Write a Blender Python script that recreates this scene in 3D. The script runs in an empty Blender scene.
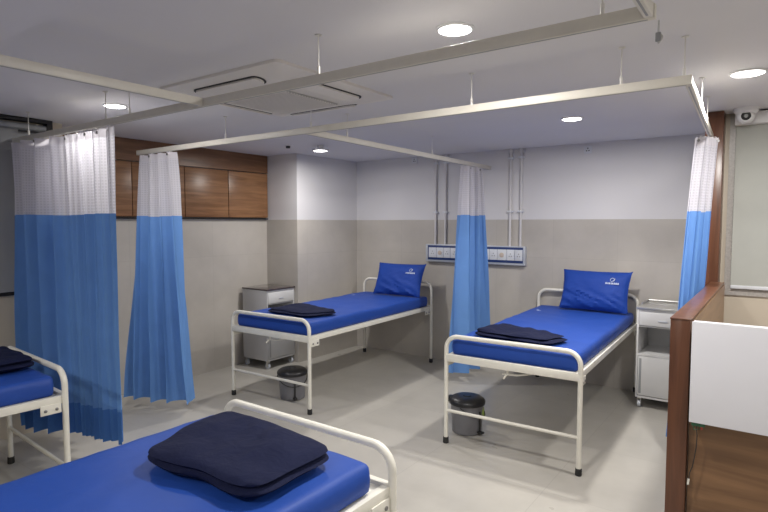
import bpy, bmesh, math, random
from mathutils import Vector, Matrix, noise
PI = math.pi
SC = bpy.context.scene
COL = SC.collection

# ------------------------------------------------------------------ materials
def new_mat(name):
    m = bpy.data.materials.new(name); m.use_nodes = True
    nt = m.node_tree
    return m, nt, nt.nodes['Principled BSDF'], nt.nodes['Material Output']

def N(nt, t, **kw):
    n = nt.nodes.new(t)
    for k, v in kw.items():
        if k in n.inputs: n.inputs[k].default_value = v
        else: setattr(n, k, v)
    return n

def plain(name, col, rough=0.5, metal=0.0, var=0.05, scale=8.0, bump=0.0, bscale=60.0, spec=0.5, coat=0.0):
    m, nt, b, out = new_mat(name)
    tc = N(nt, 'ShaderNodeTexCoord')
    nz = N(nt, 'ShaderNodeTexNoise', Scale=scale, Detail=4.0)
    nt.links.new(tc.outputs['Object'], nz.inputs['Vector'])
    cr = N(nt, 'ShaderNodeValToRGB')
    cr.color_ramp.elements[0].position = 0.3; cr.color_ramp.elements[1].position = 0.7
    cr.color_ramp.elements[0].color = (*[c * (1 - var) for c in col], 1)
    cr.color_ramp.elements[1].color = (*[min(1, c * (1 + var)) for c in col], 1)
    nt.links.new(nz.outputs['Fac'], cr.inputs['Fac']); nt.links.new(cr.outputs['Color'], b.inputs['Base Color'])
    b.inputs['Roughness'].default_value = rough; b.inputs['Metallic'].default_value = metal
    b.inputs['Specular IOR Level'].default_value = spec; b.inputs['Coat Weight'].default_value = coat
    if bump:
        n2 = N(nt, 'ShaderNodeTexNoise', Scale=bscale, Detail=3.0)
        nt.links.new(tc.outputs['Object'], n2.inputs['Vector'])
        bp = N(nt, 'ShaderNodeBump', Strength=bump, Distance=0.01)
        nt.links.new(n2.outputs['Fac'], bp.inputs['Height']); nt.links.new(bp.outputs['Normal'], b.inputs['Normal'])
    return m

def wood(name, dark, light, stretch=(1.0, 14.0, 14.0), rough=0.35, scale=1.6):
    m, nt, b, out = new_mat(name)
    tc = N(nt, 'ShaderNodeTexCoord'); mp = N(nt, 'ShaderNodeMapping')
    mp.inputs['Scale'].default_value = stretch
    nt.links.new(tc.outputs['Object'], mp.inputs['Vector'])
    n1 = N(nt, 'ShaderNodeTexNoise', Scale=scale, Detail=8.0, Roughness=0.6, Distortion=0.6)
    nt.links.new(mp.outputs['Vector'], n1.inputs['Vector'])
    cr = N(nt, 'ShaderNodeValToRGB')
    cr.color_ramp.elements[0].position = 0.32; cr.color_ramp.elements[1].position = 0.68
    cr.color_ramp.elements[0].color = (*dark, 1); cr.color_ramp.elements[1].color = (*light, 1)
    nt.links.new(n1.outputs['Fac'], cr.inputs['Fac']); nt.links.new(cr.outputs['Color'], b.inputs['Base Color'])
    b.inputs['Roughness'].default_value = rough
    bp = N(nt, 'ShaderNodeBump', Strength=0.08, Distance=0.004)
    nt.links.new(n1.outputs['Fac'], bp.inputs['Height']); nt.links.new(bp.outputs['Normal'], b.inputs['Normal'])
    return m

def tile_nodes(nt, col, joint, tw, th, axis, rough, off=(0, 0)):
    """large tiles: axis 'xz' | 'yz' | 'xy'. Returns colour socket and joint factor."""
    g = N(nt, 'ShaderNodeNewGeometry'); sp = N(nt, 'ShaderNodeSeparateXYZ')
    nt.links.new(g.outputs['Position'], sp.inputs[0])
    cb = N(nt, 'ShaderNodeCombineXYZ')
    ax = {'x': 0, 'y': 1, 'z': 2}
    for k in range(2):
        a = N(nt, 'ShaderNodeMath', operation='ADD'); a.inputs[1].default_value = off[k]
        nt.links.new(sp.outputs[ax[axis[k]]], a.inputs[0]); nt.links.new(a.outputs[0], cb.inputs[k])
    br = N(nt, 'ShaderNodeTexBrick')
    br.offset = 0.0; br.inputs['Scale'].default_value = 1.0
    br.inputs['Brick Width'].default_value = tw; br.inputs['Row Height'].default_value = th
    br.inputs['Mortar Size'].default_value = 0.0018; br.inputs['Mortar Smooth'].default_value = 0.2
    br.inputs['Color1'].default_value = (*col, 1); br.inputs['Color2'].default_value = (*[c * 0.96 for c in col], 1)
    br.inputs['Mortar'].default_value = (*joint, 1)
    nt.links.new(cb.outputs[0], br.inputs['Vector'])
    nz = N(nt, 'ShaderNodeTexNoise', Scale=2.2, Detail=7.0, Roughness=0.62)
    nt.links.new(g.outputs['Position'], nz.inputs['Vector'])
    mr = N(nt, 'ShaderNodeMapRange'); mr.inputs['From Min'].default_value = 0.3; mr.inputs['From Max'].default_value = 0.7
    mr.inputs['To Min'].default_value = 0.90; mr.inputs['To Max'].default_value = 1.07
    nt.links.new(nz.outputs['Fac'], mr.inputs['Value'])
    mx = N(nt, 'ShaderNodeVectorMath', operation='SCALE')
    nt.links.new(br.outputs['Color'], mx.inputs[0]); nt.links.new(mr.outputs['Result'], mx.inputs['Scale'])
    return mx.outputs[0], br.outputs['Fac'], sp

def wall_mat(name, tilecol, paint, axis, split=1.58, off=(0, 0), tw=0.6, th=1.2):
    m, nt, b, out = new_mat(name)
    c, f, sp = tile_nodes(nt, tilecol, [x * 0.86 for x in tilecol], tw, th, axis, 0.4, off)
    gt = N(nt, 'ShaderNodeMath', operation='GREATER_THAN'); gt.inputs[1].default_value = split
    nt.links.new(sp.outputs[2], gt.inputs[0])
    mx = N(nt, 'ShaderNodeMix', data_type='RGBA')
    nt.links.new(gt.outputs[0], mx.inputs['Factor']); nt.links.new(c, mx.inputs['A']); mx.inputs['B'].default_value = (*paint, 1)
    nt.links.new(mx.outputs['Result'], b.inputs['Base Color'])
    r = N(nt, 'ShaderNodeMapRange'); r.inputs['To Min'].default_value = 0.36; r.inputs['To Max'].default_value = 0.75
    nt.links.new(gt.outputs[0], r.inputs['Value']); nt.links.new(r.outputs['Result'], b.inputs['Roughness'])
    return m

def floor_mat():
    m, nt, b, out = new_mat('floor_tiles')
    c, f, sp = tile_nodes(nt, (0.47, 0.45, 0.41), (0.38, 0.36, 0.33), 0.8, 0.8, 'xy', 0.3, (0.25, 0.15))
    nt.links.new(c, b.inputs['Base Color'])
    g = N(nt, 'ShaderNodeNewGeometry')
    nz = N(nt, 'ShaderNodeTexNoise', Scale=5.0, Detail=5.0); nt.links.new(g.outputs['Position'], nz.inputs['Vector'])
    mr = N(nt, 'ShaderNodeMapRange'); mr.inputs['To Min'].default_value = 0.22; mr.inputs['To Max'].default_value = 0.42
    nt.links.new(nz.outputs['Fac'], mr.inputs['Value']); nt.links.new(mr.outputs['Result'], b.inputs['Roughness'])
    return m

def cloth(name, col, rough=0.85, sheen=0.3, bump=0.25, bscale=9.0, weave=420.0, trans=0.0, spec=0.2, dark=0.9):
    m, nt, b, out = new_mat(name)
    tc = N(nt, 'ShaderNodeTexCoord')
    nz = N(nt, 'ShaderNodeTexNoise', Scale=bscale, Detail=4.0, Distortion=0.5)
    nt.links.new(tc.outputs['Object'], nz.inputs['Vector'])
    cr = N(nt, 'ShaderNodeValToRGB')
    cr.color_ramp.elements[0].color = (*[c * dark for c in col], 1); cr.color_ramp.elements[1].color = (*[min(1, c * (2 - dark)) for c in col], 1)
    nt.links.new(nz.outputs['Fac'], cr.inputs['Fac']); nt.links.new(cr.outputs['Color'], b.inputs['Base Color'])
    n2 = N(nt, 'ShaderNodeTexNoise', Scale=weave, Detail=2.0); nt.links.new(tc.outputs['Object'], n2.inputs['Vector'])
    ad = N(nt, 'ShaderNodeMath', operation='MULTIPLY_ADD'); ad.inputs[1].default_value = 0.06
    nt.links.new(n2.outputs['Fac'], ad.inputs[0]); nt.links.new(nz.outputs['Fac'], ad.inputs[2])
    bp = N(nt, 'ShaderNodeBump', Strength=bump, Distance=0.02)
    nt.links.new(ad.outputs[0], bp.inputs['Height']); nt.links.new(bp.outputs['Normal'], b.inputs['Normal'])
    b.inputs['Roughness'].default_value = rough; b.inputs['Sheen Weight'].default_value = sheen
    b.inputs['Sheen Tint'].default_value = (*[min(1, c * 1.5 + .05) for c in col], 1)
    b.inputs['Specular IOR Level'].default_value = spec
    if trans:
        tr = N(nt, 'ShaderNodeBsdfTranslucent'); nt.links.new(cr.outputs['Color'], tr.inputs['Color'])
        ms = N(nt, 'ShaderNodeMixShader'); ms.inputs[0].default_value = trans
        nt.links.new(b.outputs[0], ms.inputs[1]); nt.links.new(tr.outputs[0], ms.inputs[2]); nt.links.new(ms.outputs[0], out.inputs['Surface'])
    return m

def net_mat(name, col, cell=0.018, bar=0.40, inside=0.86):
    """woven curtain net: opaque threads on a grid, see-through cells (UV in metres)"""
    m, nt, b, out = new_mat(name)
    uv = N(nt, 'ShaderNodeUVMap'); sp = N(nt, 'ShaderNodeSeparateXYZ'); nt.links.new(uv.outputs[0], sp.inputs[0])
    fs = []
    for k in range(2):
        d = N(nt, 'ShaderNodeMath', operation='DIVIDE'); d.inputs[1].default_value = cell
        fr = N(nt, 'ShaderNodeMath', operation='FRACT'); lt = N(nt, 'ShaderNodeMath', operation='LESS_THAN'); lt.inputs[1].default_value = bar
        nt.links.new(sp.outputs[k], d.inputs[0]); nt.links.new(d.outputs[0], fr.inputs[0]); nt.links.new(fr.outputs[0], lt.inputs[0])
        fs.append(lt)
    mx = N(nt, 'ShaderNodeMath', operation='MAXIMUM')
    nt.links.new(fs[0].outputs[0], mx.inputs[0]); nt.links.new(fs[1].outputs[0], mx.inputs[1])
    mr = N(nt, 'ShaderNodeMapRange'); mr.inputs['To Min'].default_value = inside; mr.inputs['To Max'].default_value = 1.0
    nt.links.new(mx.outputs[0], mr.inputs['Value'])
    b.inputs['Base Color'].default_value = (*col, 1); b.inputs['Roughness'].default_value = 0.8
    tl = N(nt, 'ShaderNodeBsdfTranslucent'); tl.inputs['Color'].default_value = (*col, 1)
    m1 = N(nt, 'ShaderNodeMixShader'); m1.inputs[0].default_value = 0.35
    nt.links.new(b.outputs[0], m1.inputs[1]); nt.links.new(tl.outputs[0], m1.inputs[2])
    tr = N(nt, 'ShaderNodeBsdfTransparent'); m2 = N(nt, 'ShaderNodeMixShader')
    nt.links.new(mr.outputs['Result'], m2.inputs[0]); nt.links.new(tr.outputs[0], m2.inputs[1]); nt.links.new(m1.outputs[0], m2.inputs[2])
    nt.links.new(m2.outputs[0], out.inputs['Surface'])
    return m

def emit(name, col, strength):
    m, nt, b, out = new_mat(name)
    b.inputs['Base Color'].default_value = (*col, 1)
    b.inputs['Emission Color'].default_value = (*col, 1); b.inputs['Emission Strength'].default_value = strength
    return m

TILE = (0.50, 0.468, 0.425); PAINT = (0.66, 0.65, 0.665)
M = {
    'wall_xz': wall_mat('wall_back_tile_and_paint', TILE, PAINT, 'xz'),
    'wall_yz': wall_mat('wall_side_tile_and_paint', TILE, PAINT, 'yz', tw=0.9),
    'wall_beige': plain('wall_beige_tile', (0.55, 0.49, 0.40), 0.5, var=0.04, scale=3),
    'wall_plain': plain('wall_plain_paint', (0.55, 0.54, 0.53), 0.8, var=0.02),
    'ceiling': plain('ceiling_paint', (0.72, 0.71, 0.735), 0.75, var=0.015, scale=1.5),
    'floor': floor_mat(),
    'cream': plain('cream_powder_coated_steel', (0.78, 0.76, 0.68), 0.35, var=0.03, scale=20),
    'track': plain('cream_track_metal', (0.66, 0.63, 0.56), 0.4, var=0.03, scale=14),
    'rod': plain('hanger_rod_metal', (0.72, 0.70, 0.66), 0.4),
    'black_rubber': plain('black_rubber', (0.02, 0.02, 0.02), 0.6),
    'bolt': plain('dull_steel_bolt', (0.25, 0.25, 0.25), 0.4, 0.8),
    'sheet': cloth('royal_blue_sheet', (0.014, 0.062, 0.33), bump=0.22, bscale=5.0, sheen=0.1, rough=0.52, spec=0.35),
    'pillow': cloth('royal_blue_pillowcase', (0.012, 0.050, 0.29), bump=0.3, bscale=9.0, sheen=0.1, rough=0.6),
    'navy': cloth('navy_fleece', (0.006, 0.009, 0.036), bump=0.5, bscale=14.0, sheen=0.03, weave=260),
    'curtain': cloth('blue_curtain_cloth', (0.145, 0.31, 0.66), bump=0.12, bscale=6, trans=0.08, sheen=0.1, rough=0.6),
    'net': net_mat('white_curtain_net', (0.70, 0.69, 0.74)),
    'tape': cloth('white_curtain_tape', (0.68, 0.66, 0.70), bump=0.1, trans=0.2, sheen=0.0),
    'logo': plain('white_print', (0.50, 0.56, 0.72), 0.6),
    'wood_h': wood('walnut_veneer_cabinet', (0.17, 0.078, 0.032), (0.35, 0.18, 0.085), (14.0, 1.0, 14.0)),
    'wood_top': wood('walnut_veneer_fascia', (0.13, 0.06, 0.028), (0.24, 0.12, 0.058), (14.0, 1.0, 14.0)),
    'wood_v': wood('red_brown_veneer_vertical', (0.075, 0.028, 0.013), (0.155, 0.062, 0.031), (14.0, 14.0, 0.9), 0.3),
    'wood_in': wood('light_walnut_veneer', (0.22, 0.12, 0.06), (0.34, 0.20, 0.105), (12.0, 1.0, 12.0), 0.35),
    'wood_front': wood('walnut_veneer_counter', (0.12, 0.06, 0.028), (0.24, 0.13, 0.062), (0.8, 12.0, 9.0), 0.4),
    'gap': plain('painted_shadow_gap', (0.012, 0.01, 0.01), 0.8),
    'white_panel': plain('white_laminate', (0.72, 0.72, 0.76), 0.35, var=0.01),
    'locker': plain('grey_powder_coated_steel', (0.50, 0.50, 0.51), 0.4, var=0.02),
    'locker_light': plain('light_powder_coated_steel', (0.66, 0.66, 0.66), 0.4, var=0.02),
    'granite': plain('dark_granite_top', (0.06, 0.045, 0.045), 0.08, var=0.35, scale=60, coat=0.5),
    'steel': plain('brushed_steel', (0.55, 0.55, 0.54), 0.3, 0.75, var=0.05),
    'caster': plain('pale_caster_plastic', (0.62, 0.66, 0.72), 0.4),
    'bin': plain('grey_bin_plastic', (0.18, 0.18, 0.195), 0.4, var=0.05),
    'bin_lid': plain('dark_bin_plastic', (0.014, 0.014, 0.017), 0.35, var=0.1),
    'green': plain('green_print', (0.28, 0.38, 0.10), 0.6),
    'abs': plain('white_ac_plastic', (0.74, 0.71, 0.68), 0.45, var=0.01),
    'grille': plain('grey_grille_plastic', (0.42, 0.41, 0.40), 0.6),
    'dark': plain('dark_slot', (0.02, 0.02, 0.022), 0.6),
    'pvc': plain('white_pvc_conduit', (0.62, 0.61, 0.62), 0.5),
    'panel_white': plain('white_socket_plastic', (0.66, 0.68, 0.72), 0.4),
    'panel_blue': plain('navy_trim_plastic', (0.02, 0.045, 0.16), 0.4),
    'alu': plain('anodised_aluminium', (0.55, 0.58, 0.64), 0.4, 0.4),
    'grey_part': plain('grey_socket_insert', (0.30, 0.31, 0.32), 0.5),
    'cream_part': plain('cream_socket_insert', (0.55, 0.46, 0.38), 0.5),
    'blind': plain('grey_green_blind', (0.42, 0.43, 0.40), 0.85, var=0.02),
    'blind_dark': plain('grey_blind', (0.33, 0.335, 0.34), 0.85, var=0.02),
    'stone': plain('speckled_stone_frame', (0.40, 0.38, 0.36), 0.35, var=0.12, scale=80),
    'cctv': plain('white_camera_plastic', (0.75, 0.75, 0.76), 0.35),
    'glass_black': plain('black_lens_glass', (0.01, 0.01, 0.012), 0.08, coat=1.0),
    'lamp': emit('lit_diffuser', (1.0, 0.975, 0.94), 14.0),
    'black_metal': plain('black_metal', (0.018, 0.018, 0.02), 0.5),
    'red': plain('red_wire_cap', (0.4, 0.04, 0.03), 0.5),
    'wire_green': plain('green_wire', (0.03, 0.12, 0.06), 0.5),
}

# ------------------------------------------------------------------ mesh helpers
class MB:
    def __init__(s): s.bm = bmesh.new(); s.uv = None
    def merge(s, b2):
        me = bpy.data.meshes.new('tmp'); b2.to_mesh(me); b2.free(); s.bm.from_mesh(me); bpy.data.meshes.remove(me); return s
    def box(s, x0, x1, y0, y1, z0, z1, bev=0.0, seg=2, mat=None):
        b = bmesh.new(); bmesh.ops.create_cube(b, size=1.0)
        for v in b.verts:
            v.co = Vector(((x0 + x1) / 2 + v.co.x * (x1 - x0), (y0 + y1) / 2 + v.co.y * (y1 - y0), (z0 + z1) / 2 + v.co.z * (z1 - z0)))
        if bev: bmesh.ops.bevel(b, geom=b.edges[:], offset=bev, segments=seg, affect='EDGES', profile=0.5)
        if mat is not None: b.transform(mat)
        return s.merge(b)
    def tube(s, pts, r, n=12, cap=True):
        pts = [Vector(p) for p in pts]; b = bmesh.new(); rings = []
        t0 = (pts[1] - pts[0]).normalized()
        up = Vector((0, 0, 1)) if abs(t0.z) < 0.9 else Vector((1, 0, 0))
        nrm = t0.cross(up).normalized()
        for i, p in enumerate(pts):
            if i == 0: t = t0
            elif i == len(pts) - 1: t = (pts[-1] - pts[-2]).normalized()
            else: t = ((pts[i] - pts[i - 1]).normalized() + (pts[i + 1] - pts[i]).normalized()).normalized()
            nrm = (nrm - t * nrm.dot(t)).normalized(); bi = t.cross(nrm)
            rr = r[i] if isinstance(r, (list, tuple)) else r
            rings.append([b.verts.new(p + (nrm * math.cos(2 * PI * k / n) + bi * math.sin(2 * PI * k / n)) * rr) for k in range(n)])
        for a, c in zip(rings, rings[1:]):
            for k in range(n): b.faces.new((a[k], a[(k + 1) % n], c[(k + 1) % n], c[k]))
        if cap: b.faces.new(list(reversed(rings[0]))); b.faces.new(rings[-1])
        bmesh.ops.recalc_face_normals(b, faces=b.faces)
        return s.merge(b)
    def lathe(s, prof, n=32, mat=None, cap=True):
        b = bmesh.new(); rings = []
        for r, z in prof:
            rings.append([b.verts.new((r * math.cos(2 * PI * k / n), r * math.sin(2 * PI * k / n), z)) for k in range(n)])
        for a, c in zip(rings, rings[1:]):
            for k in range(n): b.faces.new((a[k], a[(k + 1) % n], c[(k + 1) % n], c[k]))
        if cap: b.faces.new(rings[0]); b.faces.new(rings[-1])
        bmesh.ops.recalc_face_normals(b, faces=b.faces)
        if mat is not None: b.transform(mat)
        return s.merge(b)
    def prism(s, poly, d0, d1, mat=None):
        """poly in local xy, extruded from z=d0 to d1"""
        b = bmesh.new()
        lo = [b.verts.new((x, y, d0)) for x, y in poly]; hi = [b.verts.new((x, y, d1)) for x, y in poly]; n = len(poly)
        b.faces.new(lo[::-1]); b.faces.new(hi)
        for k in range(n): b.faces.new((lo[k], lo[(k + 1) % n], hi[(k + 1) % n], hi[k]))
        bmesh.ops.recalc_face_normals(b, faces=b.faces)
        if mat is not None: b.transform(mat)
        return s.merge(b)
    def build(s, name, mat, parent=None, smooth=True, loc=None):
        me = bpy.data.meshes.new(name); s.bm.to_mesh(me); s.bm.free()
        if smooth:
            for p in me.polygons: p.use_smooth = True
            me.set_sharp_from_angle(angle=math.radians(38))
        o = bpy.data.objects.new(name, me); COL.objects.link(o); me.materials.append(mat)
        if parent is not None: o.parent = parent
        if loc is not None: o.location = loc
        return o

def tag(o, label=None, cat=None, group=None, kind=None):
    if label: o['label'] = label
    if cat: o['category'] = cat
    if group: o['group'] = group
    if kind: o['kind'] = kind
    return o
def struct(o): o['kind'] = 'structure'; return o
def empty(name, loc=(0, 0, 0), rz=0.0):
    o = bpy.data.objects.new(name, None); o.empty_display_size = 0.1
    o.location = loc; o.rotation_euler = (0, 0, rz); COL.objects.link(o); return o
def copy_tree(o, parent=None):
    c = o.copy(); COL.objects.link(c); c.parent = parent
    for ch in list(o.children): copy_tree(ch, c)
    return c
def arc_path(pts, r, n=7):
    """polyline with rounded corners"""
    pts = [Vector(p) for p in pts]; out = [pts[0]]
    for a, b, c in zip(pts, pts[1:], pts[2:]):
        d0 = (a - b).normalized(); d1 = (c - b).normalized(); ang = d0.angle(d1)
        t = r / math.tan(ang / 2); cen = b + (d0 + d1).normalized() * (r / math.sin(ang / 2))
        p0 = b + d0 * t - cen; p1 = b + d1 * t - cen
        u0 = p0.normalized(); u1 = p1.normalized()
        for k in range(n + 1): out.append(cen + u0.slerp(u1, k / n).normalized() * r)
    out.append(pts[-1]); return out
def bx(name, mat, x0, x1, y0, y1, z0, z1, parent=None, bev=0.0, seg=2):
    return MB().box(x0, x1, y0, y1, z0, z1, bev, seg).build(name, mat, parent, smooth=bev > 0)

# ------------------------------------------------------------------ setting
DROP = 0.12; ZC = 2.298; YB = 5.39; XL = -4.756; XN = -4.45; YW = 4.52; XR = 2.4; YF = -2.8; ZS = 0.15
struct(bx('floor', M['floor'], XL - ZS, XR + ZS, YF - ZS, YB + ZS, -0.12, 0.0))
struct(bx('ceiling', M['ceiling'], XL - ZS, XR + ZS, YF - ZS, YB + ZS, ZC, ZC + 0.12))
struct(bx('wall_back', M['wall_xz'], XL - ZS, -0.36, YB, YB + ZS, 0, ZC))
struct(bx('wall_left', M['wall_yz'], XL - ZS, XL, 2.02, YB, 0, ZC))
struct(bx('wall_left_near', M['wall_beige'], XL - ZS, XN, YF, 2.02, 0, ZC))
struct(bx('wall_corner_column', M['wall_xz'], XL, -4.272, 4.345, YB, 0, ZC)).name = 'wall_column'
# side face of the column reads along y: clad it with the side material
bpy.data.objects['wall_column'].data.materials.append(M['wall_yz'])
for p in bpy.data.objects['wall_column'].data.polygons:
    if abs(p.normal.x) > 0.5: p.material_index = 1
struct(bx('wall_window_side', M['wall_beige'], -0.36, XR, YW, YW + 0.12, 0, ZC)).name = 'wall_window'
struct(bx('wall_return', M['wall_plain'], -0.36, -0.26, YW + 0.12, YB, 0, ZC))
struct(bx('wall_right', M['wall_plain'], XR, XR + ZS, YF, YW, 0, ZC))
struct(bx('wall_front', M['wall_plain'], XN, XR, YF - ZS, YF, 0, ZC))
struct(bx('trim_1', M['ceiling'], XN, XR, YF, 0.815, ZC - DROP, ZC)).name = 'trim_1'   # shallow dropped ceiling margin
# right window with its stone frame and roller blind
wx0, wx1, wz0, wz1 = -0.292, 1.35, 1.045, 2.29
w = MB()
w.box(wx0, wx0 + 0.036, YW - 0.012, YW, wz0, wz1); w.box(wx1 - 0.05, wx1, YW - 0.012, YW, wz0, wz1)
w.box(wx0 + 0.036, wx1 - 0.05, YW - 0.012, YW, wz0, wz0 + 0.045)
win = struct(w.build('window_1', M['stone'], smooth=False))
bx('pane', M['glass_black'], wx0 + 0.036, wx1 - 0.05, YW - 0.006, YW - 0.002, wz0 + 0.045, wz1, win)
t = empty('roller_blind', (0.5, YW - 0.03, wz0 + 0.05))
tag(t, 'pale grey green roller blind pulled down over the window at far right', 'blind')
def local(o, parent):
    o.matrix_parent_inverse = Matrix.Identity(4); o.location = -parent.location; return o
o = MB().box(wx0 + 0.038, wx1 - 0.055, YW - 0.028, YW - 0.024, wz0 + 0.05, 2.235).build('fabric', M['blind'], t, False); local(o, t)
o = MB().box(wx0 + 0.038, wx1 - 0.055, YW - 0.034, YW - 0.020, wz0 + 0.048, wz0 + 0.072, 0.004).build('bottom_bar', M['panel_white'], t); local(o, t)
o = MB().box(wx0 + 0.03, wx1 - 0.03, YW - 0.085, YW - 0.014, 2.205, 2.288, 0.008).build('cassette', M['cctv'], t); local(o, t)
# left window on the near wall, grey blind, dark header box
wl = MB()
wl.box(XN, XN + 0.02, 0.0, 1.86, 1.03, 1.05); wl.box(XN, XN + 0.009, 1.84, 1.86, 1.05, 2.2); wl.box(XN, XN + 0.009, 0.0, 0.02, 1.05, 2.2)
w2 = struct(wl.build('window_2', M['black_metal'], smooth=False))
bx('pane', M['glass_black'], XN + 0.001, XN + 0.006, 0.02, 1.84, 1.05, 2.2, w2)
t = empty('roller_blind', (XN + 0.02, 0.8, 1.05))
tag(t, 'dark grey roller blind under a black header rail at the left edge behind the curtain', 'blind')
local(MB().box(XN + 0.010, XN + 0.014, -0.02, 1.87, 1.055, 2.225).build('fabric', M['blind_dark'], t, False), t)
h = MB(); h.box(XN + 0.005, XN + 0.075, -0.1, 1.92, 2.27, 2.296, 0.003); h.box(XN + 0.005, XN + 0.075, 1.88, 1.92, 2.19, 2.27, 0.003)
local(h.build('header_rail', M['black_metal'], t), t)
local(MB().tube([(XN + 0.045, -0.1, 2.235), (XN + 0.045, 1.88, 2.235)], 0.022, 14).build('roller', M['grey_part'], t), t)
local(MB().tube([(XN + 0.055, 1.70, 2.20), (XN + 0.055, 1.882, 2.20)], 0.007, 10).build('lower_rail', M['black_metal'], t), t)

# ------------------------------------------------------------------ overhead cabinets along the left wall
CX = XL + 0.03
joints = [2.05, 2.36, 2.72, 3.26, 3.785, 4.335]
labels = ['leftmost walnut wall cabinet, mostly behind the wide curtain', 'walnut wall cabinet seen between the two left curtains, left of the panel joint',
          'walnut wall cabinet partly hidden behind the second curtain', 'walnut wall cabinet just right of the second curtain, second from the column',
          'walnut wall cabinet touching the grey column']
for a, b, l in zip(joints, joints[1:], labels):
    t = empty('wall_cabinet', (XL, (a + b) / 2, 1.585)); tag(t, l, 'cabinet', 'walnut cabinets above the tiles')
    local(MB().box(XL + 0.001, CX - 0.012, a + 0.001, b - 0.001, 1.60, 2.098).build('body', M['gap'], t, False), t)
    local(MB().box(CX - 0.012, CX + 0.006, a + 0.004, b - 0.004, 1.605, 2.094, 0.0015).build('door', M['wood_h'], t), t)
t = tag(MB().box(XL + 0.001, CX + 0.006, 2.05, 4.335, 2.102, 2.297).build('fascia_board', M['wood_top'], None, False),
        'long walnut fascia board between the wall cabinets and the ceiling', 'panel')
struct(MB().box(XL + 0.0, CX + 0.004, 2.05, 4.335, 1.583, 1.597).build('painted_shadow_strip', M['gap'], None, False))  # near-black strip, paints in the shadow line under the cabinets

# ------------------------------------------------------------------ downlights
lamps = [(-1.04, 1.925, 'bright round ceiling light, nearest and largest, top centre above the long rail', 0.064),
         (-1.23, 4.04, 'small round ceiling light over the right-hand far bed', 0.068),
         (-3.64, 4.03, 'small round ceiling light in front of the grey column', 0.068),
         (-3.47, 1.90, 'small round ceiling light above the top of the wide left curtain', 0.064),
         (-0.148, 3.325, 'bright round ceiling light at the right edge near the security camera', 0.072),
         (-3.3, -0.5, None, 0.068), (-1.0, -0.5, None, 0.068), (1.2, 1.2, None, 0.068), (1.2, -1.0, None, 0.068), (1.4, 3.3, None, 0.068)]  # entries without a label: unseen lights added to raise the brightness
LP = [27, 33, 22, 13, 30, 22, 22, 22, 18, 20]
for i, (x, y, l, r) in enumerate(lamps):
    drop = DROP if y < 0.815 else 0.0
    t = empty('ceiling_light', (x, y, ZC - drop))
    tag(t, l or 'fill light added outside the picture, built like the round ceiling lights', 'ceiling light', 'round recessed ceiling lights')
    MB().lathe([(r, -0.001), (r + 0.010, -0.001), (r + 0.010, -0.006), (r, -0.010)], 40, cap=False).build('rim', M['cctv'], t)
    MB().lathe([(r - 0.001, -0.006), (r * 0.9, -0.010), (r * 0.5, -0.013), (0.001, -0.014)], 40, cap=False).build('diffuser', M['lamp'], t)
    if i == 2:   # this one hangs a little below the ceiling on a small housing
        t.location.z -= 0.045
        MB().lathe([(0.030, 0.0449), (0.030, 0.012), (r + 0.010, 0.006), (r + 0.010, -0.002)], 32).build('housing', M['cctv'], t)
        drop += 0.045
    ld = bpy.data.lights.new('downlight', 'AREA'); ld.shape = 'DISK'; ld.size = r * 2; ld.energy = LP[i]; ld.color = (1.0, 0.965, 0.92); ld.spread = math.radians(180)
    lo = bpy.data.objects.new('downlight', ld); lo.location = (x, y, ZC - drop - 0.018); COL.objects.link(lo); 

# ------------------------------------------------------------------ ceiling cassette air conditioner
t = empty('ceiling_air_conditioner', (-2.36, 2.27, ZC)); tag(t, 'square white ceiling cassette air conditioner with four curved vents and a grille', 'air conditioner')
b = bmesh.new()
prof = [(0.475, 0.0), (0.475, -0.014), (0.455, -0.020), (0.27, -0.055), (0.262, -0.052)]
rings = []
for hs, z in prof:
    ring = []
    rc = 0.03
    for cxs, cys, a0 in ((1, 1, 0), (-1, 1, 90), (-1, -1, 180), (1, -1, 270)):
        for k in range(5):
            a = math.radians(a0 + k * 22.5); ring.append(b.verts.new((cxs * (hs - rc) + rc * math.cos(a), cys * (hs - rc) + rc * math.sin(a), z)))
    rings.append(ring)
for r0, r1 in zip(rings, rings[1:]):
    n = len(r0)
    for k in range(n): b.faces.new((r0[k], r0[(k + 1) % n], r1[(k + 1) % n], r1[k]))
b.faces.new(rings[-1]); b.faces.new(rings[0][::-1])
bmesh.ops.recalc_face_normals(b, faces=b.faces)
mb = MB(); mb.merge(b); mb.build('panel', M['abs'], t)
g = MB(); g.box(-0.235, 0.235, -0.235, 0.235, -0.058, -0.0525)
g.build('grille_plate', M['grille'], t, False)
g = MB()
for k in range(22):
    y = -0.22 + k * 0.44 / 21; g.box(-0.23, 0.23, y - 0.004, y + 0.004, -0.064, -0.058)
g.build('grille', M['abs'], t, False)
tilt = math.atan2(0.035, 0.185)
def oval(hl, hw, n=10):
    out = []
    for k in range(n + 1): a = -PI / 2 + PI * k / n; out.append((hl + hw * 0.9 * math.cos(a), hw * math.sin(a)))
    for k in range(n + 1): a = PI / 2 + PI * k / n; out.append((-hl + hw * 0.9 * math.cos(a), hw * math.sin(a)))
    return out
for k in range(4):
    R4 = Matrix.Rotation(k * PI / 2, 4, 'Z') @ Matrix.Translation((0, -0.365, -0.0372)) @ Matrix.Rotation(-tilt, 4, 'X')
    s = MB().prism(oval(0.225, 0.044), -0.003, 0.004, R4).build('vent_slot', M['dark'], t, False)
    MB().prism([(x, y + 0.002) for x, y in oval(0.218, 0.0365)], -0.012, -0.002, R4).build('vane', M['abs'], s, False)

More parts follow.
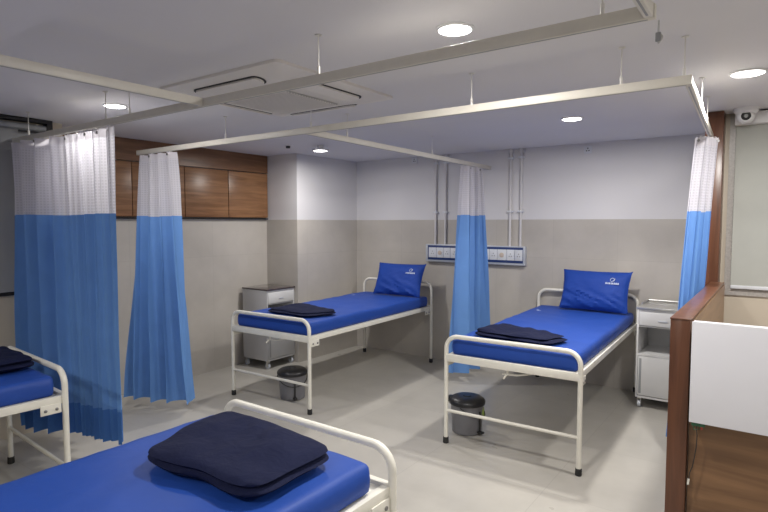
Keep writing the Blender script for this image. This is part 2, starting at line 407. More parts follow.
# ------------------------------------------------------------------ curtain rails
ZT = 2.123; TH = 0.019; TW = 0.012
def rail(name, p0, p1, label, rods, extra=None):
    p0 = Vector(p0); p1 = Vector(p1); L = (p1 - p0).length; ang = math.atan2(p1.y - p0.y, p1.x - p0.x)
    t = empty(name, (p0.x, p0.y, ZT), ang); tag(t, label, 'curtain rail', 'cream curtain rails hung from the ceiling')
    m = MB(); m.box(0, L, -TW, TW, -TH, TH, 0.002); m.build('rail_bar', M['track'], t)
    MB().box(0.02, L - 0.02, -0.003, 0.003, -TH - 0.0008, -TH + 0.001).build('runner_groove', M['grey_part'], t, False)
    for d in rods:
        m = MB(); m.tube([(d, 0, TH), (d, 0, ZC - ZT - (DROP if (p0 + (p1 - p0) * d / L).y < 0.815 else 0))], 0.0028, 8)
        m.tube([(d, 0, TH), (d, 0, TH + 0.032)], 0.0065, 10); m.lathe([(0.014, 0), (0.014, -0.004)], 14, Matrix.Translation((d, 0, ZC - ZT - (DROP if (p0 + (p1 - p0) * d / L).y < 0.815 else 0))))
        m.build('hanger_rod', M['rod'], t)
    return t, L
rail('curtain_rail', (-4.41, 1.675), (-0.29, 1.675), 'long nearest curtain rail crossing from the wide left curtain to the upper right', [0.24, 1.25, 1.50, 2.89, 3.98])
rail('curtain_rail', (-4.33, 2.55), (-0.30, 2.55), 'second long curtain rail, running behind the nearest one over the feet of the far beds', [1.13, 1.95, 3.05, 3.76, 4.0])
rail('curtain_rail', (-2.26, 1.66), (-2.26, -1.2), 'curtain rail running toward the upper left corner, joined to the nearest rail', [1.0, 2.2])
rail('curtain_rail', (-2.44, 2.565), (-2.485, YB - 0.002), 'curtain rail between the two far beds, ending at the back wall', [0.42, 1.6])
rail('curtain_rail', (-0.315, 2.565), (-0.385, 4.34), 'short curtain rail on the right leading to the wooden post', [0.75, 1.25])
rail('curtain_rail', (-0.305, 1.66), (-0.305, -1.2), 'curtain rail end going out of the picture at the top right', [0.6, 2.0])
t = empty('rail_hook', (-0.285, 1.69, 2.09)); tag(t, 'small metal hook hanging from the top right end of the nearest curtain rail', 'hook')
MB().tube(arc_path([(0, 0, 0.012), (0, 0, -0.02), (0.012, 0, -0.035), (0.0, 0, -0.05)], 0.006, 3), 0.0028, 8).build('hook_wire', M['steel'], t)
MB().box(-0.007, 0.007, -0.004, 0.004, -0.045, -0.020, 0.002).build('runner_block', M['grey_part'], t)

# ------------------------------------------------------------------ curtains
def curtain(label, ptop, pbot, zhem, zsplit, nf, amp_t, amp_b, seed, ztop=2.095, hooks=8, mid=None, zfun=None, hemband=False, strength=1.0, famp=None, fine=0.0):
    rnd = random.Random(seed); ptop = [Vector(p) for p in ptop]; pbot = [Vector(p) for p in pbot]
    base = (ptop[0] + ptop[1]) / 2
    t = empty('privacy_curtain', (base.x, base.y, 0)); tag(t, label, 'curtain', 'blue privacy curtains with white net tops')
    NU = max(nf * 20, 220 if fine > 0.005 else 0); ph = [rnd.uniform(-0.9, 0.9) for _ in range(nf + 2)]; am = [rnd.uniform(0.55, 1.25) for _ in range(nf + 2)]
    def lerp_arr(a, x): i = min(int(x), len(a) - 2); f = x - i; f = f * f * (3 - 2 * f); return a[i] * (1 - f) + a[i + 1] * f
    d = (ptop[1] - ptop[0]).normalized(); nrm = Vector((-d.y, d.x))
    def pt(u, z, zh):
        v = (ztop - z) / (ztop - zh); v = max(0, min(1, v)); e = v if mid is None else v
        w = v ** 0.8
        a = ptop[0].lerp(ptop[1], u); c = pbot[0].lerp(pbot[1], u); p = a.lerp(c, w)
        amp = (amp_t + (amp_b - amp_t) * w) * lerp_arr(am, u * nf) * strength * (famp(u) if famp else 1.0)
        phs = 2 * PI * u * nf + lerp_arr(ph, u * nf) * (0.4 + v) + 0.5 * math.sin(v * 2.1 + seed)
        sn = math.sin(phs); off = math.copysign(abs(sn) ** 0.75, sn) + 0.30 * math.sin(2 * phs + 1 + 2 * v) * (0.3 + v) + 0.12 * math.sin(3.3 * phs + seed)
        tang = 0.35 * math.sin(2 * phs) * amp
        off += 0
        q = p + nrm * (off * amp + fine * math.sin(u * 190 + 3 * math.sin(u * 17))) + d * tang * (0.4 if nf > 6 else 0.8)
        nz = noise.noise(Vector((u * 9 + seed, z * 1.8, 0))) * 0.012 * v
        return Vector((q.x - base.x + nrm.x * nz, q.y - base.y + nrm.y * nz, z))
    def strip(name, z0f, z1f, nz_, mat, off=0.0):
        b = bmesh.new(); uvl = b.loops.layers.uv.new('UVMap'); g = []; U = []
        for i in range(NU + 1):
            u = i / NU; zh = zhem if zfun is None else zfun(u); col = []
            for j in range(nz_ + 1):
                z1 = z1f(u); z0 = z0f(u); z = z1 + (z0 - z1) * j / nz_
                co = pt(u, z, zh)
                col.append(b.verts.new(co))
            g.append(col)
        s = [0.0]
        for i in range(NU): s.append(s[-1] + max((g[i + 1][0].co - g[i][0].co).length, 1e-4))
        for i in range(NU):
            for j in range(nz_):
                f = b.faces.new((g[i][j], g[i][j + 1], g[i + 1][j + 1], g[i + 1][j]))
                for lp, (a, c) in zip(f.loops, ((i, j), (i, j + 1), (i + 1, j + 1), (i + 1, j))):
                    lp[uvl].uv = (s[a] , g[a][c].co.z)
        if off:
            b.normal_update()
        mb = MB(); mb.merge(b)
        return mb.build(name, mat, t)
    zs = lambda u: zsplit + 0.004 * math.sin(u * 9)
    strip('net_header', zs, lambda u: ztop - 0.05, 14, M['net'])
    strip('top_band', lambda u: ztop - 0.05, lambda u: ztop + 0.0, 3, M['tape'])
    zhf = (lambda u: zhem) if zfun is None else zfun
    if hemband:
        strip('blue_panel', lambda u: zhf(u) + 0.20, zs, 46, M['curtain'])
        strip('hem', zhf, lambda u: zhf(u) + 0.20, 8, M['curtain_hem'])
    else:
        strip('blue_panel', zhf, zs, 50, M['curtain'])
    for k in range(hooks):
        u = (k + 0.5) / hooks; p = pt(u, ztop, zhf(u)); a = ptop[0].lerp(ptop[1], u)
        m = MB(); top = Vector((a.x - base.x, a.y - base.y, ZT - TH - 0.002)); m.tube([(top.x, top.y, top.z), (top.x * .6 + p.x * .4, top.y * .6 + p.y * .4, ztop + 0.006), (p.x, p.y, ztop - 0.018)], 0.0028, 6)
        m.build('curtain_hook', M['abs'], t)
        m = MB(); m.lathe([(0.004, -0.002), (0.009, -0.002), (0.009, 0.002), (0.004, 0.002)], 12, Matrix.Translation((p.x, p.y - 0.001, ztop - 0.02)) @ Matrix.Rotation(PI / 2, 4, 'X'))
        m.build('eyelet', M['bolt'], t)
    return t
M['curtain_hem'] = cloth('blue_curtain_single_layer', (0.07, 0.19, 0.50), bump=0.12, bscale=6, trans=0.25, sheen=0.1, rough=0.6)
curtain('wide blue curtain with white net top drawn along the rail at far left', [(-4.40, 1.675), (-3.05, 1.675)], [(-4.30, 1.70), (-3.115, 1.71)], 0.1, 1.60, 8, 0.036, 0.050, 3,
        hooks=10, zfun=lambda u: 0.11 + 0.12 * u, hemband=True, famp=lambda u: 1.9 if u < 0.36 else (1.9 - (u - 0.36) * 8.5 if u < 0.54 else 0.37), fine=0.009)
curtain('gathered blue curtain with white net top before the tiled left wall, left of the locker', [(-4.30, 2.555), (-3.81, 2.555)], [(-4.37, 2.48), (-3.80, 2.69)], 0.09, 1.60, 4, 0.05, 0.085, 8, hooks=6, fine=0.003)
curtain('narrow blue curtain hanging between the two far beds before the socket panel', [(-2.475, 4.76), (-2.478, 5.08)], [(-2.46, 4.60), (-2.47, 5.18)], 0.10, 1.62, 3, 0.05, 0.10, 12, hooks=5, fine=0.003)
curtain('blue curtain with white net top gathered beside the wooden post at right', [(-0.425, 4.05), (-0.345, 4.19)], [(-0.535, 3.98), (-0.44, 4.20)], 0.12, 1.62, 3, 0.030, 0.032, 21, hooks=4)

# ------------------------------------------------------------------ beds
BW = 0.455; BL = 2.0; TR = 0.0155
def make_bed():
    t = empty('hospital_bed')
    def U(y, ztop, name):
        r = 0.085
        m = MB(); m.tube(arc_path([(-BW, y, 0.03), (-BW, y, ztop - TR), (BW, y, ztop - TR), (BW, y, 0.03)], r, 9), TR, 14); return m.build(name, M['cream'], t)
    fo = U(0, 0.778, 'foot_frame'); he = U(BL, 0.905, 'head_frame')
    MB().tube([(-BW, 0, 0.235), (BW, 0, 0.235)], 0.0115, 12).build('lower_bar', M['cream'], fo)
    for y, par in ((0, fo), (BL, he)):
        MB().box(-BW, BW, y - 0.014, y + 0.014, 0.585, 0.637, 0.004).build('crossbar', M['cream'], par)
        for sx in (-1, 1):
            MB().lathe([(0.017, 0.0), (0.0205, 0.004), (0.0195, 0.042), (0.0165, 0.045)], 18, Matrix.Translation((sx * BW, y, 0))).build('rubber_foot', M['black_rubber'], par)
    for sx in (-1, 1):
        xo = sx * (BW - 0.003)
        x0, x1 = sorted((xo, xo - sx * 0.032))
        m = MB(); m.box(x0, x1, 0.014, BL - 0.014, 0.590, 0.632, 0.003)
        sr = m.build('side_rail', M['cream'], t)
        for yy in (0.075, BL - 0.075):
            x0, x1 = sorted((xo, xo + sx * 0.006))
            br = MB().box(x0, x1, yy - 0.055, yy + 0.045, 0.545, 0.598, 0.002).build('bracket', M['cream'], sr)
            for dy in (-0.032, 0.022):
                MB().lathe([(0.008, 0), (0.008, 0.004), (0.004, 0.006)], 8, Matrix.Translation((xo + sx * 0.006, yy + dy, 0.568)) @ Matrix.Rotation(sx * PI / 2, 4, 'Y')).build('bolt', M['bolt'], sr)
    m = MB(); m.box(-BW + 0.036, BW - 0.036, 0.016, BL - 0.016, 0.612, 0.622)
    for k in range(9):
        y = 0.12 + k * 0.22; m.box(-BW + 0.036, BW - 0.036, y - 0.015, y + 0.015, 0.592, 0.612)
    m.build('bed_deck', M['cream'], t, False)
    m = MB(); m.tube([(-0.02, 0.03, 0.60), (-0.02, 0.03, 0.553)], 0.009, 8); m.tube([(-0.055, 0.03, 0.548), (0.05, 0.03, 0.552)], 0.007, 8)
    m.tube([(-0.02, 0.03, 0.553), (-0.035, 0.0, 0.525)], 0.007, 8); m.tube([(0.05, 0.03, 0.552), (0.16, 0.06, 0.575)], 0.006, 8)
    m.build('crank', M['cream'], t)
    return t
def make_mattress(seed):
    b = bmesh.new(); W = 0.424; L0, L1 = (0.028 if seed < 3 else 0.085 if seed == 3 else 0.04), BL - 0.03; Z0, Z1 = 0.626, 0.735; R = 0.022
    nx, ny, nz_ = 26, 54, 6
    bmesh.ops.create_cube(b, size=2.0)
    b.free(); b = bmesh.new(); idx = {}
    def P(i, j, k):
        if (i, j, k) in idx: return idx[(i, j, k)]
        def m_(a, n, h):  # denser near edges
            s = a / n * 2 - 1; return math.copysign(1 - (1 - abs(s)) ** 1.35, s) * h
        hx, hy, hz = W, (L1 - L0) / 2, (Z1 - Z0) / 2
        p = Vector((m_(i, nx, hx), m_(j, ny, hy), m_(k, nz_, hz)))
        c = Vector((max(-hx + R, min(hx - R, p.x)), max(-hy + R, min(hy - R, p.y)), max(-hz + R, min(hz - R, p.z))))
        dd = p - c
        if dd.length > 1e-6: p = c + dd.normalized() * min(R, max(abs(dd.x), abs(dd.y), abs(dd.z)) )
        y = p.y + (L0 + L1) / 2; z = p.z + (Z0 + Z1) / 2
        q = Vector((p.x, y, z)); f = (p.z + hz) / (2 * hz)
        n1 = noise.noise(Vector((p.x * 3 + seed * 7, y * 2.2, 0))) * 0.008 + (1 - abs(noise.noise(Vector((p.x * 5 + y * 4 + seed, y * 1.6 - p.x * 3, 2)))) * 2.2) * 0.004
        q.z += n1 * f
        side = max(abs(p.x) - (hx - 0.05), 0) / 0.05
        q.x += math.copysign(1, p.x) * side * (0.010 * math.sin(PI * f) + 0.004 * noise.noise(Vector((y * 7, f * 2, seed))))
        idx[(i, j, k)] = b.verts.new(q); return idx[(i, j, k)]
    def quad(a, c, d, e):
        try: b.faces.new((a, c, d, e))
        except ValueError: pass
    for i in range(nx):
        for j in range(ny):
            quad(P(i, j, 0), P(i, j + 1, 0), P(i + 1, j + 1, 0), P(i + 1, j, 0)); quad(P(i, j, nz_), P(i + 1, j, nz_), P(i + 1, j + 1, nz_), P(i, j + 1, nz_))
    for i in range(nx):
        for k in range(nz_):
            quad(P(i, 0, k), P(i + 1, 0, k), P(i + 1, 0, k + 1), P(i, 0, k + 1)); quad(P(i, ny, k), P(i, ny, k + 1), P(i + 1, ny, k + 1), P(i + 1, ny, k))
    for j in range(ny):
        for k in range(nz_):
            quad(P(0, j, k), P(0, j, k + 1), P(0, j + 1, k + 1), P(0, j + 1, k)); quad(P(nx, j, k), P(nx, j + 1, k), P(nx, j + 1, k + 1), P(nx, j, k + 1))
    mb = MB(); mb.merge(b)
    return mb
def add_logo(par, M4, s=1.0):
    """small white print: a swirl over a line of tiny letters"""
    m = MB()
    sw = []
    for k in range(12):
        a = math.radians(200 - k * 24); r = 0.016 - 0.0007 * k; sw.append((r * math.cos(a) * s, (0.024 + r * math.sin(a)) * s, 0.0))
    m.tube(sw, 0.0019 * s, 6)
    m.tube([(-0.012 * s, 0.010 * s, 0), (0.0, 0.016 * s, 0), (0.014 * s, 0.034 * s, 0)], 0.0019 * s, 6)
    x = -0.044 * s; rnd = random.Random(5)
    for w_ in (0.010, 0.008, 0.009, 0.004, 0.009, 0.009, 0.010, 0.009):
        m.box(x, x + w_ * s * 0.85, -0.006 * s, 0.006 * s, -0.001, 0.001); x += w_ * s * 1.28
    m.bm.transform(M4)
    return m.build('logo_print', M['logo'], par, False)

SPOT = [  # x, y of the foot centre, rotation (radians), y direction away from the viewer (+1) or toward (-1)
    (-3.482, 3.19, math.radians(1.5), 'hospital bed with cream tubular frame standing at the back beside the grey locker and column',
     'blue sheeted mattress on the far left bed beside the grey locker'),
    (-1.397, 3.355, math.radians(1.9), 'hospital bed with cream tubular frame at the back right next to the open shelf locker',
     'blue sheeted mattress on the back right bed'),
    (-1.52, 1.545, PI - 0.01, 'nearest hospital bed at the bottom, only its cream foot rail and corner showing',
     'blue sheeted mattress filling the bottom foreground under the big navy blanket'),
    (-3.515, 1.386, PI - 0.066, 'hospital bed cut off by the left edge, cream foot rail before the wide curtain',
     'blue sheeted mattress on the bed cut off by the left edge')]
bed0 = make_bed(); BEDS = []
for i, (x, y, rz, lb, lm) in enumerate(SPOT):
    o = bed0 if i == 0 else copy_tree(bed0)
    o.location = (x, y, 0); o.rotation_euler = (0, 0, rz); tag(o, lb, 'bed', 'cream tubular hospital beds'); BEDS.append(o)
    m = make_mattress(i + 1).build('mattress', M['sheet']); m.location = (x, y, 0); m.rotation_euler = (0, 0, rz)
    tag(m, lm, 'mattress', 'mattresses in royal blue sheets')
    if i < 2: add_logo(m, Matrix.Translation((-0.34, 1.62 if i == 0 else 1.60, 0.7365)), 0.9)

# ------------------------------------------------------------------ pillows
def make_pillow(label, loc, rz, lean, W=0.60, H=0.36, T=0.12, seed=1):
    n = 30; m_ = 20; b = bmesh.new(); top = {}; bot = {}
    for i in range(n + 1):
        for j in range(m_ + 1):
            u = i / n * 2 - 1; v = j / m_ * 2 - 1
            e = ((1 - abs(u) ** 2.6) * (1 - abs(v) ** 2.6)) ** 0.5
            px = u * W / 2 * (1 - 0.06 * (1 - v * v) * abs(u) ** 3); py = v * H / 2 * (1 - 0.045 * (1 - u * u))
            if u > 0.97 and v > 0.9: px += 0.006; py += 0.010
            wr = noise.noise(Vector((u * 2 + v * 4 + seed, v * 5 + u * 4.5, seed))) * 0.018 * (1.2 if v < 0 else 0.5) + noise.noise(Vector((u * 9, v * 9 + seed, 1))) * 0.005
            z = T / 2 * e * (0.86 + 0.25 * (1 - (v + 1) / 2)) + wr * min(1, e * 2)
            top[i, j] = b.verts.new((px, py, z))
            bot[i, j] = top[i, j] if (i in (0, n) or j in (0, m_)) else b.verts.new((px, py, -T / 2 * e * 0.75))
    for i in range(n):
        for j in range(m_):
            b.faces.new((top[i, j], top[i + 1, j], top[i + 1, j + 1], top[i, j + 1]))
            b.faces.new((bot[i, j], bot[i, j + 1], bot[i + 1, j + 1], bot[i + 1, j]))
    mb = MB(); mb.merge(b); o = mb.build('pillow', M['pillow'])
    o.location = loc; o.rotation_euler = (lean, 0, rz); tag(o, label, 'pillow', 'royal blue pillows with a small white print')
    # white print on the upper right of the front
    add_logo(o, Matrix.Translation((W * 0.27, H * 0.17, T / 2 * 0.83 + 0.006)) @ Matrix.Diagonal((1.35, 1.35, 1, 1)) @ Matrix.Rotation(0.05, 4, 'Y') @ Matrix.Rotation(-0.10, 4, 'X'))
    return o
make_pillow('royal blue pillow leaning on the head rail of the far left bed', (-3.42, 5.07, 0.917), math.radians(2), math.radians(68), 0.615, 0.375, 0.12, 3)
make_pillow('royal blue pillow leaning on the head rail of the back right bed', (-1.34, 5.175, 0.930), math.radians(-3), math.radians(72), 0.615, 0.375, 0.13, 8)

# ------------------------------------------------------------------ folded blankets
def blanket(label, corners, z0, layers, seed, lump=0.012, ex=9, rw=0.018, name='folded_blanket'):
    """corners ccw (near-left, near-right, far-right, far-left); layers: list of (thickness, inset, shift x, shift y)"""
    C4 = [Vector((*c, 0)) for c in corners]; cen = sum(C4, Vector()) / 4
    mb = MB(); z = z0
    for li, (th, ins, sx, sy) in enumerate(layers):
        b = bmesh.new(); n = 36; top = {}; bot = {}
        for i in range(n + 1):
            for j in range(n + 1):
                u = i / n; v = j / n
                uu = u * 2 - 1; vv = v * 2 - 1
                # round the corners of the square slightly
                k = 1 - 0.10 * (abs(uu) ** 6) * (abs(vv) ** 6)
                uu *= k; vv *= k; a = (uu + 1) / 2; c = (vv + 1) / 2
                p = C4[0] * (1 - a) * (1 - c) + C4[1] * a * (1 - c) + C4[2] * a * c + C4[3] * (1 - a) * c
                p = cen + (p - cen) * (1 - ins)
                wob = noise.noise(Vector((p.x * 6 + seed, p.y * 6, li * 3))) * rw
                dirv = (p - cen); dirn = dirv.normalized() if dirv.length > 1e-5 else Vector()
                rim = max(abs(uu), abs(vv)) ** 4
                p = p + dirn * wob * rim + Vector((sx, sy, 0))
                e = ((1 - abs(u * 2 - 1) ** ex) * (1 - abs(v * 2 - 1) ** ex)) ** 0.5
                wr = noise.noise(Vector((p.x * 5 + seed, p.y * 5, seed))) * lump + noise.noise(Vector((p.x * 14 + p.y * 6 + seed, p.y * 9, li))) * lump * 0.4
                mz = z + th * 0.5
                top[i, j] = b.verts.new((p.x, p.y, mz + e * (th * 0.5 + wr * (li + 1) / len(layers))))
                bot[i, j] = top[i, j] if (i in (0, n) or j in (0, n)) else b.verts.new((p.x, p.y, max(z0 + 0.001, mz - e * th * 0.5)))
        for i in range(n):
            for j in range(n):
                b.faces.new((top[i, j], top[i + 1, j], top[i + 1, j + 1], top[i, j + 1]))
                b.faces.new((bot[i, j], bot[i, j + 1], bot[i + 1, j + 1], bot[i + 1, j]))
        mb.merge(b); z += th * (0.82 if ex > 5 else 0.52)
    for v in mb.bm.verts: v.co -= Vector((cen.x, cen.y, z0))
    o = mb.build(name, M['navy']); o.location = (cen.x, cen.y, z0)
    o.data.set_sharp_from_angle(angle=math.radians(80))
    return tag(o, label, 'blanket', 'folded navy blankets')
ZM = 0.748
blanket('large folded navy blanket on the nearest bed in the foreground', [(-1.69, 0.965), (-1.175, 1.01), (-1.165, 1.37), (-1.79, 1.42)], ZM, [(0.050, 0.0, 0, 0), (0.045, 0.02, 0.0, 0.0)], 4, 0.020, 5, 0.028)
blanket('flat folded navy blanket on the foot of the back right bed', [(-1.76, 3.52), (-1.19, 3.48), (-1.11, 3.72), (-1.69, 3.92)], ZM, [(0.026, 0.0, 0, 0), (0.024, 0.05, -0.01, 0.01)], 11, 0.030)
blanket('flat folded navy blanket on the foot of the far left bed beside the locker', [(-3.75, 3.38), (-3.22, 3.36), (-3.10, 3.66), (-3.72, 3.84)], ZM, [(0.022, 0.0, 0, 0), (0.018, 0.06, 0.0, 0.01)], 17, 0.012)
blanket('folded navy blanket on the bed cut off by the left edge', [(-3.72, 1.00), (-3.33, 1.03), (-3.31, 1.335), (-3.82, 1.345)], ZM, [(0.036, 0.0, 0, 0), (0.034, 0.03, 0.0, 0.0)], 23, 0.012)

# ------------------------------------------------------------------ bedside lockers
def locker(label, loc, rz, W, D, H, body, top, top_h=0.018):
    """front faces local -y; origin at the floor under the middle"""
    t = empty('bedside_locker', loc, rz); tag(t, label, 'locker', 'steel bedside lockers on castors')
    x0, x1, y0, y1 = -W / 2, W / 2, -D / 2, D / 2; zb = 0.085; zt = H - top_h; th = 0.014
    m = MB()
    m.box(x0, x0 + th, y0, y1, zb, zt, 0.002); m.box(x1 - th, x1, y0, y1, zb, zt, 0.002)
    m.box(x0 + th, x1 - th, y1 - 0.008, y1, zb, zt); m.box(x0 + th, x1 - th, y0, y1 - 0.008, zb, zb + 0.018)
    m.box(x0 + th, x1 - th, y0 + 0.004, y1 - 0.008, 0.440, 0.455); m.box(x0 + th, x1 - th, y0 + 0.004, y1 - 0.008, 0.684, 0.692)
    m.box(x0 + th, x1 - th, y0, y1 - 0.008, zt - 0.016, zt)
    m.build('body', body, t)
    MB().box(x0 - 0.006, x1 + 0.006, y0 - 0.010, y1 + 0.004, zt, H, 0.003).build('top_slab', top, t)
    d = MB().box(x0 + th + 0.003, x1 - th - 0.003, y0 - 0.004, y0 + 0.02, 0.697, zt - 0.020, 0.003).build('drawer', M['locker_light'], t)
    MB().box(-0.035, 0.035, y0 - 0.010, y0 - 0.004, 0.735, 0.748, 0.002).build('drawer_label', M['alu'], d)
    d = MB().box(x0 + th + 0.003, x1 - th - 0.003, y0 - 0.004, y0 + 0.014, zb + 0.022, 0.436, 0.003).build('door', body, t)
    MB().box(x1 - th - 0.11, x1 - th - 0.015, y0 - 0.018, y0 - 0.004, 0.335, 0.347, 0.003).build('handle', M['steel'], d)
    MB().box(x0 + th + 0.012, x0 + th + 0.030, y0 - 0.0065, y0 - 0.004, zb + 0.04, 0.42, 0.001).build('hinge_strip', M['grey_part'], d)
    for sx in (-1, 1):
        for sy in (-1, 1):
            cxx, cyy = sx * (W / 2 - 0.03), sy * (D / 2 - 0.03)
            c = MB().tube([(cxx - 0.011, cyy, 0.028), (cxx + 0.011, cyy, 0.028)], 0.028, 18).build('castor', M['caster'], t)
            m = MB(); m.box(cxx - 0.016, cxx - 0.012, cyy - 0.014, cyy + 0.014, 0.02, 0.07); m.box(cxx + 0.012, cxx + 0.016, cyy - 0.014, cyy + 0.014, 0.02, 0.07)
            m.box(cxx - 0.016, cxx + 0.016, cyy - 0.014, cyy + 0.014, 0.07, zb)
            m.build('fork', M['steel'], c)
    return t
l1 = locker('grey steel bedside locker with dark stone top in the corner by the grey column', (-4.51, 4.135, 0), PI / 2, 0.40, 0.385, 0.85, M['locker'], M['granite'], 0.016)
l2 = locker('white steel bedside locker with open shelf right of the back right bed', (-0.735, 5.155, 0), 0, 0.39, 0.44, 0.85, M['locker_light'], M['steel'])
m = MB()
for (a, b2) in (((-0.185, 0.19), (0.185, 0.19)), ((-0.185, -0.05), (-0.185, 0.19)), ((0.185, -0.05), (0.185, 0.19))):
    m.tube([(a[0], a[1], 0.862), (b2[0], b2[1], 0.862)], 0.006, 8)
for a in ((-0.185, 0.19), (0.185, 0.19), (-0.185, -0.05), (0.185, -0.05)): m.tube([(a[0], a[1], 0.85), (a[0], a[1], 0.866)], 0.006, 8)
m.build('top_guard_rail', M['steel'], l2)

# ------------------------------------------------------------------ pedal bins
def make_bin(label, loc, rz):
    t = empty('pedal_bin', loc, rz); tag(t, label, 'bin', 'grey pedal bins with black lids')
    MB().lathe([(0.090, 0.0), (0.100, 0.006), (0.112, 0.19), (0.117, 0.205), (0.113, 0.208), (0.108, 0.205), (0.095, 0.012)], 36).build('bin_body', M['bin'], t)
    lid = MB().lathe([(0.122, 0.200), (0.124, 0.216), (0.119, 0.228), (0.098, 0.243), (0.055, 0.250), (0.001, 0.250)], 36).build('lid', M['bin_lid'], t)
    MB().lathe([(0.030, 0.249), (0.028, 0.254), (0.001, 0.254)], 20).build('lid_button', M['bin_lid'], lid)
    MB().box(-0.035, 0.035, 0.105, 0.145, 0.195, 0.228, 0.006).build('hinge', M['bin_lid'], t)
    pts = []
    for k in range(17):
        a = PI + PI * k / 16; pts.append((0.121 * math.cos(a), 0.121 * math.sin(a), 0.195 - 0.075 * math.sin(PI * k / 16)))
    MB().tube(pts, 0.0035, 8).build('carry_handle', M['black_rubber'], t)
    pd = MB().box(-0.016, 0.016, -0.140, -0.09, 0.018, 0.030, 0.004).build('pedal', M['black_rubber'], t)
    MB().box(-0.006, 0.006, -0.116, -0.108, 0.03, 0.165, 0.002).build('pedal_rod', M['black_rubber'], pd)
    t.scale = (1.08, 1.08, 1.08)
    return t
b1 = make_bin('dark grey pedal bin with black lid under the foot of the far left bed', (-3.45, 3.43, 0), math.radians(55))
b2 = make_bin('grey pedal bin with black lid and green print under the back right bed', (-1.83, 3.62, 0), math.radians(95))
# green recycling print wraps the wall of the right-hand bin
mg = MB()
for k in range(3):
    a0 = math.radians(-92 + k * 14); z = 0.165 - (k % 2) * 0.02
    pts = [(0.1125 * math.cos(a0 + q * 0.035), 0.1125 * math.sin(a0 + q * 0.035), z - 0.014 * abs(q - 2)) for q in range(5)]
    mg.tube(pts, 0.0045, 6)
mg.build('green_print', M['green'], b2)
b2.children[-1].rotation_euler = (0, 0, math.radians(-18))

# ------------------------------------------------------------------ nurse station: wood divider, post, white front
tag(bx('wooden_divider', M['wood_v'], -0.358, -0.283, 2.60, 4.345, 0.0, 1.14, None, 0.002), 'low dark wooden divider wall running back to the post, topped by a flat ledge', 'divider')
dv = bpy.data.objects['wooden_divider']
tag(bx('wooden_post', M['wood_v'], -0.425, -0.318, 4.352, 4.515, 0.0, ZC - 0.002, None, 0.002), 'tall dark wooden post rising from the divider to the ceiling', 'post')
bx('inner_lining', M['wood_in'], -0.283, -0.277, 2.67, 4.345, 0.02, 1.133, dv)
bx('top_ledge', M['wood_v'], -0.360, -0.279, 2.597, 4.345, 1.14, 1.146, dv, 0.001)
t = empty('counter_front', (-0.28, 2.64, 0)); tag(t, 'wooden reception counter front with a wide white panel, bottom right', 'counter')
def at(o): o.location = -t.location; return o
at(MB().box(-0.276, 1.6, 2.625, 2.665, 0, 1.09).build('wood_board', M['wood_front'], t, False))
at(MB().box(-0.272, 1.6, 2.560, 2.625, 0.73, 1.14, 0.003).build('white_panel', M['white_panel'], t))
at(MB().box(-0.272, 1.6, 2.553, 2.560, 0.725, 1.145, 0.002).build('white_facing', M['white_panel'], t))
t = empty('loose_wire', (-0.262, 2.60, 0.69)); tag(t, 'loose dark wire with small connector hanging under the white counter panel', 'wire')
MB().box(-0.004, 0.045, -0.012, 0.008, 0.010, 0.028, 0.003).build('connector', M['wire_green'], t)
MB().tube([(0.012, 0.0, 0.012), (0.018, -0.004, -0.03), (0.016, 0.0, -0.08), (0.010, 0.0, -0.13), (0.004, 0.0, -0.17), (-0.006, 0, -0.20), (-0.008, 0, -0.23)], 0.0022, 6).build('cable', M['black_rubber'], t)
MB().tube([(-0.008, 0, -0.225), (-0.010, 0, -0.250)], 0.004, 8).build('cable_end', M['cream'], t)
MB().tube([(0.03, -0.004, 0.015), (0.034, -0.006, -0.002)], 0.004, 8).build('wire_cap', M['red'], t)
MB().tube([(0.02, -0.004, 0.02), (0.03, -0.004, 0.0), (0.005, -0.004, -0.008), (0.0, 0, 0.03), (0.035, 0, 0.038)], 0.0022, 6).build('short_wire', M['wire_green'], t)

# ------------------------------------------------------------------ socket panel and conduits on the back wall
px0, px1, pz0, pz1 = -3.235, -2.065, 1.113, 1.308; py = YB
t = empty('socket_panel', ((px0 + px1) / 2, py, pz0)); tag(t, 'long white and navy electrical socket panel on the back wall behind the middle curtain', 'socket panel')
at(MB().box(px0, px1, py - 0.055, py - 0.001, pz0, pz1, 0.004).build('housing', M['alu'], t))
at(MB().box(px0 + 0.03, px1 - 0.02, py - 0.059, py - 0.054, pz0 + 0.022, pz1 - 0.012, 0.002).build('navy_surround', M['panel_blue'], t))
x = px0 + 0.045; k = 0
while x < px1 - 0.09:
    wd = 0.088 if k % 3 else 0.10
    q = at(MB().box(x, x + wd - 0.003, py - 0.064, py - 0.0585, pz0 + 0.048, pz1 - 0.036, 0.003).build('socket_module', M['panel_white'], t))
    cx_ = x + wd / 2; zz = (pz0 + pz1) / 2 + 0.004
    if k % 4 == 1:
        MB().lathe([(0.024, 0), (0.024, 0.004), (0.018, 0.006), (0.001, 0.006)], 20, Matrix.Translation((cx_, py - 0.064, zz)) @ Matrix.Rotation(PI / 2, 4, 'X')).build('round_outlet', M['cream_part'], q)
    else:
        mm = MB()
        for dx, dz in ((0, 0.014), (-0.012, -0.010), (0.012, -0.010)):
            mm.lathe([(0.006, 0), (0.006, 0.001), (0.001, 0.001)], 10, Matrix.Translation((cx_ + dx, py - 0.0645, zz + dz)) @ Matrix.Rotation(PI / 2, 4, 'X'))
        mm.build('socket_holes', M['grey_part'], q)
    x += wd; k += 1
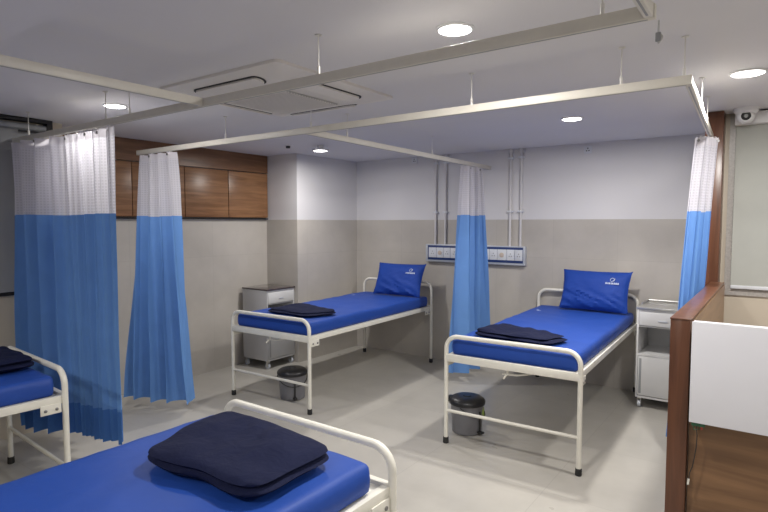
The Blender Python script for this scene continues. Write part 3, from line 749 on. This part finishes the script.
for x, l in ((-3.128, 'leftmost white conduit pipe above the left end of the socket panel'), (-3.003, 'second white conduit pipe from the left, above the socket panel'),
             (-2.245, 'white conduit pipe just right of the middle curtain, left one of its pair'), (-2.132, 'rightmost white conduit pipe above the right end of the socket panel')):
    t = empty('conduit_pipe', (x, YB - 0.018, 1.308)); tag(t, l, 'pipe', 'white conduits up the back wall')
    MB().tube([(0, 0, 0), (0, 0, ZC - 1.308)], 0.0135, 14).build('pipe', M['pvc'], t)
    for z in (0.355, 0.90):
        MB().box(-0.030, 0.030, -0.016, 0.0175, z - 0.010, z + 0.010, 0.003).build('saddle_clip', M['panel_white'], t)
    MB().lathe([(0.026, 0.945), (0.026, 0.988)], 18).build('ceiling_coupler', M['pvc'], t)
for x, z, l in ((-3.42, 2.262, 'small square white box high on the back wall, left of the conduits'), (-1.483, 2.236, 'small square white socket plate high on the back wall over the right bed')):
    t = empty('wall_plate', (x, YB, z)); tag(t, l, 'wall plate', 'small plates high on the back wall')
    MB().box(-0.036, 0.036, -0.012, -0.001, -0.036, 0.036, 0.003).build('plate', M['panel_white'], t)
    m = MB()
    for dx, dz in ((0, 0.012), (-0.011, -0.010), (0.011, -0.010)): m.lathe([(0.006, 0), (0.006, 0.0015), (0.001, 0.0015)], 10, Matrix.Translation((dx, -0.012, dz)) @ Matrix.Rotation(PI / 2, 4, 'X'))
    m.build('plate_holes', M['dark'], t)

# ------------------------------------------------------------------ ceiling devices
t = empty('smoke_detector', (-3.883, 3.834, ZC)); tag(t, 'small dark round detector on the ceiling left of the column lamp', 'detector')
MB().lathe([(0.04, 0), (0.042, -0.006), (0.03, -0.010)], 24).build('detector_base', M['cctv'], t)
MB().lathe([(0.022, -0.010), (0.020, -0.030), (0.001, -0.032)], 20).build('sensor', M['dark'], t)
t = empty('security_camera', (-0.195, 4.36, ZC)); tag(t, 'white dome security camera on the ceiling before the window blind', 'camera')
MB().lathe([(0.070, 0), (0.070, -0.022), (0.060, -0.034), (0.052, -0.036)], 30).build('mounting_base', M['cctv'], t)
aim = Vector((0.17, -4.3, -0.75)).normalized(); rot = aim.to_track_quat('Z', 'Y').to_matrix().to_4x4(); c0 = Matrix.Translation((0, 0, -0.048))
prof = [(0.001, -0.052)] + [(0.052 * math.cos(math.radians(a)), 0.052 * math.sin(math.radians(a))) for a in range(-80, 46, 9)] + [(0.034, 0.041), (0.001, 0.041)]
ball = MB().lathe(prof, 28, c0 @ rot).build('camera_ball', M['cctv'], t)
MB().lathe([(0.028, 0.040), (0.028, 0.0445), (0.001, 0.0445)], 24, c0 @ rot).build('lens_ring', M['glass_black'], ball)
MB().lathe([(0.013, 0.044), (0.010, 0.049), (0.001, 0.049)], 20, c0 @ rot).build('lens', M['bolt'], ball)

# ------------------------------------------------------------------ camera, world, view
cd = bpy.data.cameras.new('camera'); co = bpy.data.objects.new('camera', cd); COL.objects.link(co)
co.location = (0, 0, 1.55); co.rotation_euler = (math.radians(90 - 3.4855), 0, math.radians(35.566))
cd.sensor_fit = 'HORIZONTAL'; cd.sensor_width = 36.0; cd.lens = 550.0 / 768.0 * 36.0; cd.clip_start = 0.02
SC.camera = co
wd = bpy.data.worlds.new('world'); SC.world = wd; wd.use_nodes = True
wd.node_tree.nodes['Background'].inputs[0].default_value = (0.05, 0.05, 0.06, 1)
vs = SC.view_settings
#
SC.display_settings.display_device = 'sRGB'
vs.view_transform = 'Standard'; vs.look = 'None'; vs.gamma = 1.0; vs.exposure = -0.22; vs.use_curve_mapping = False
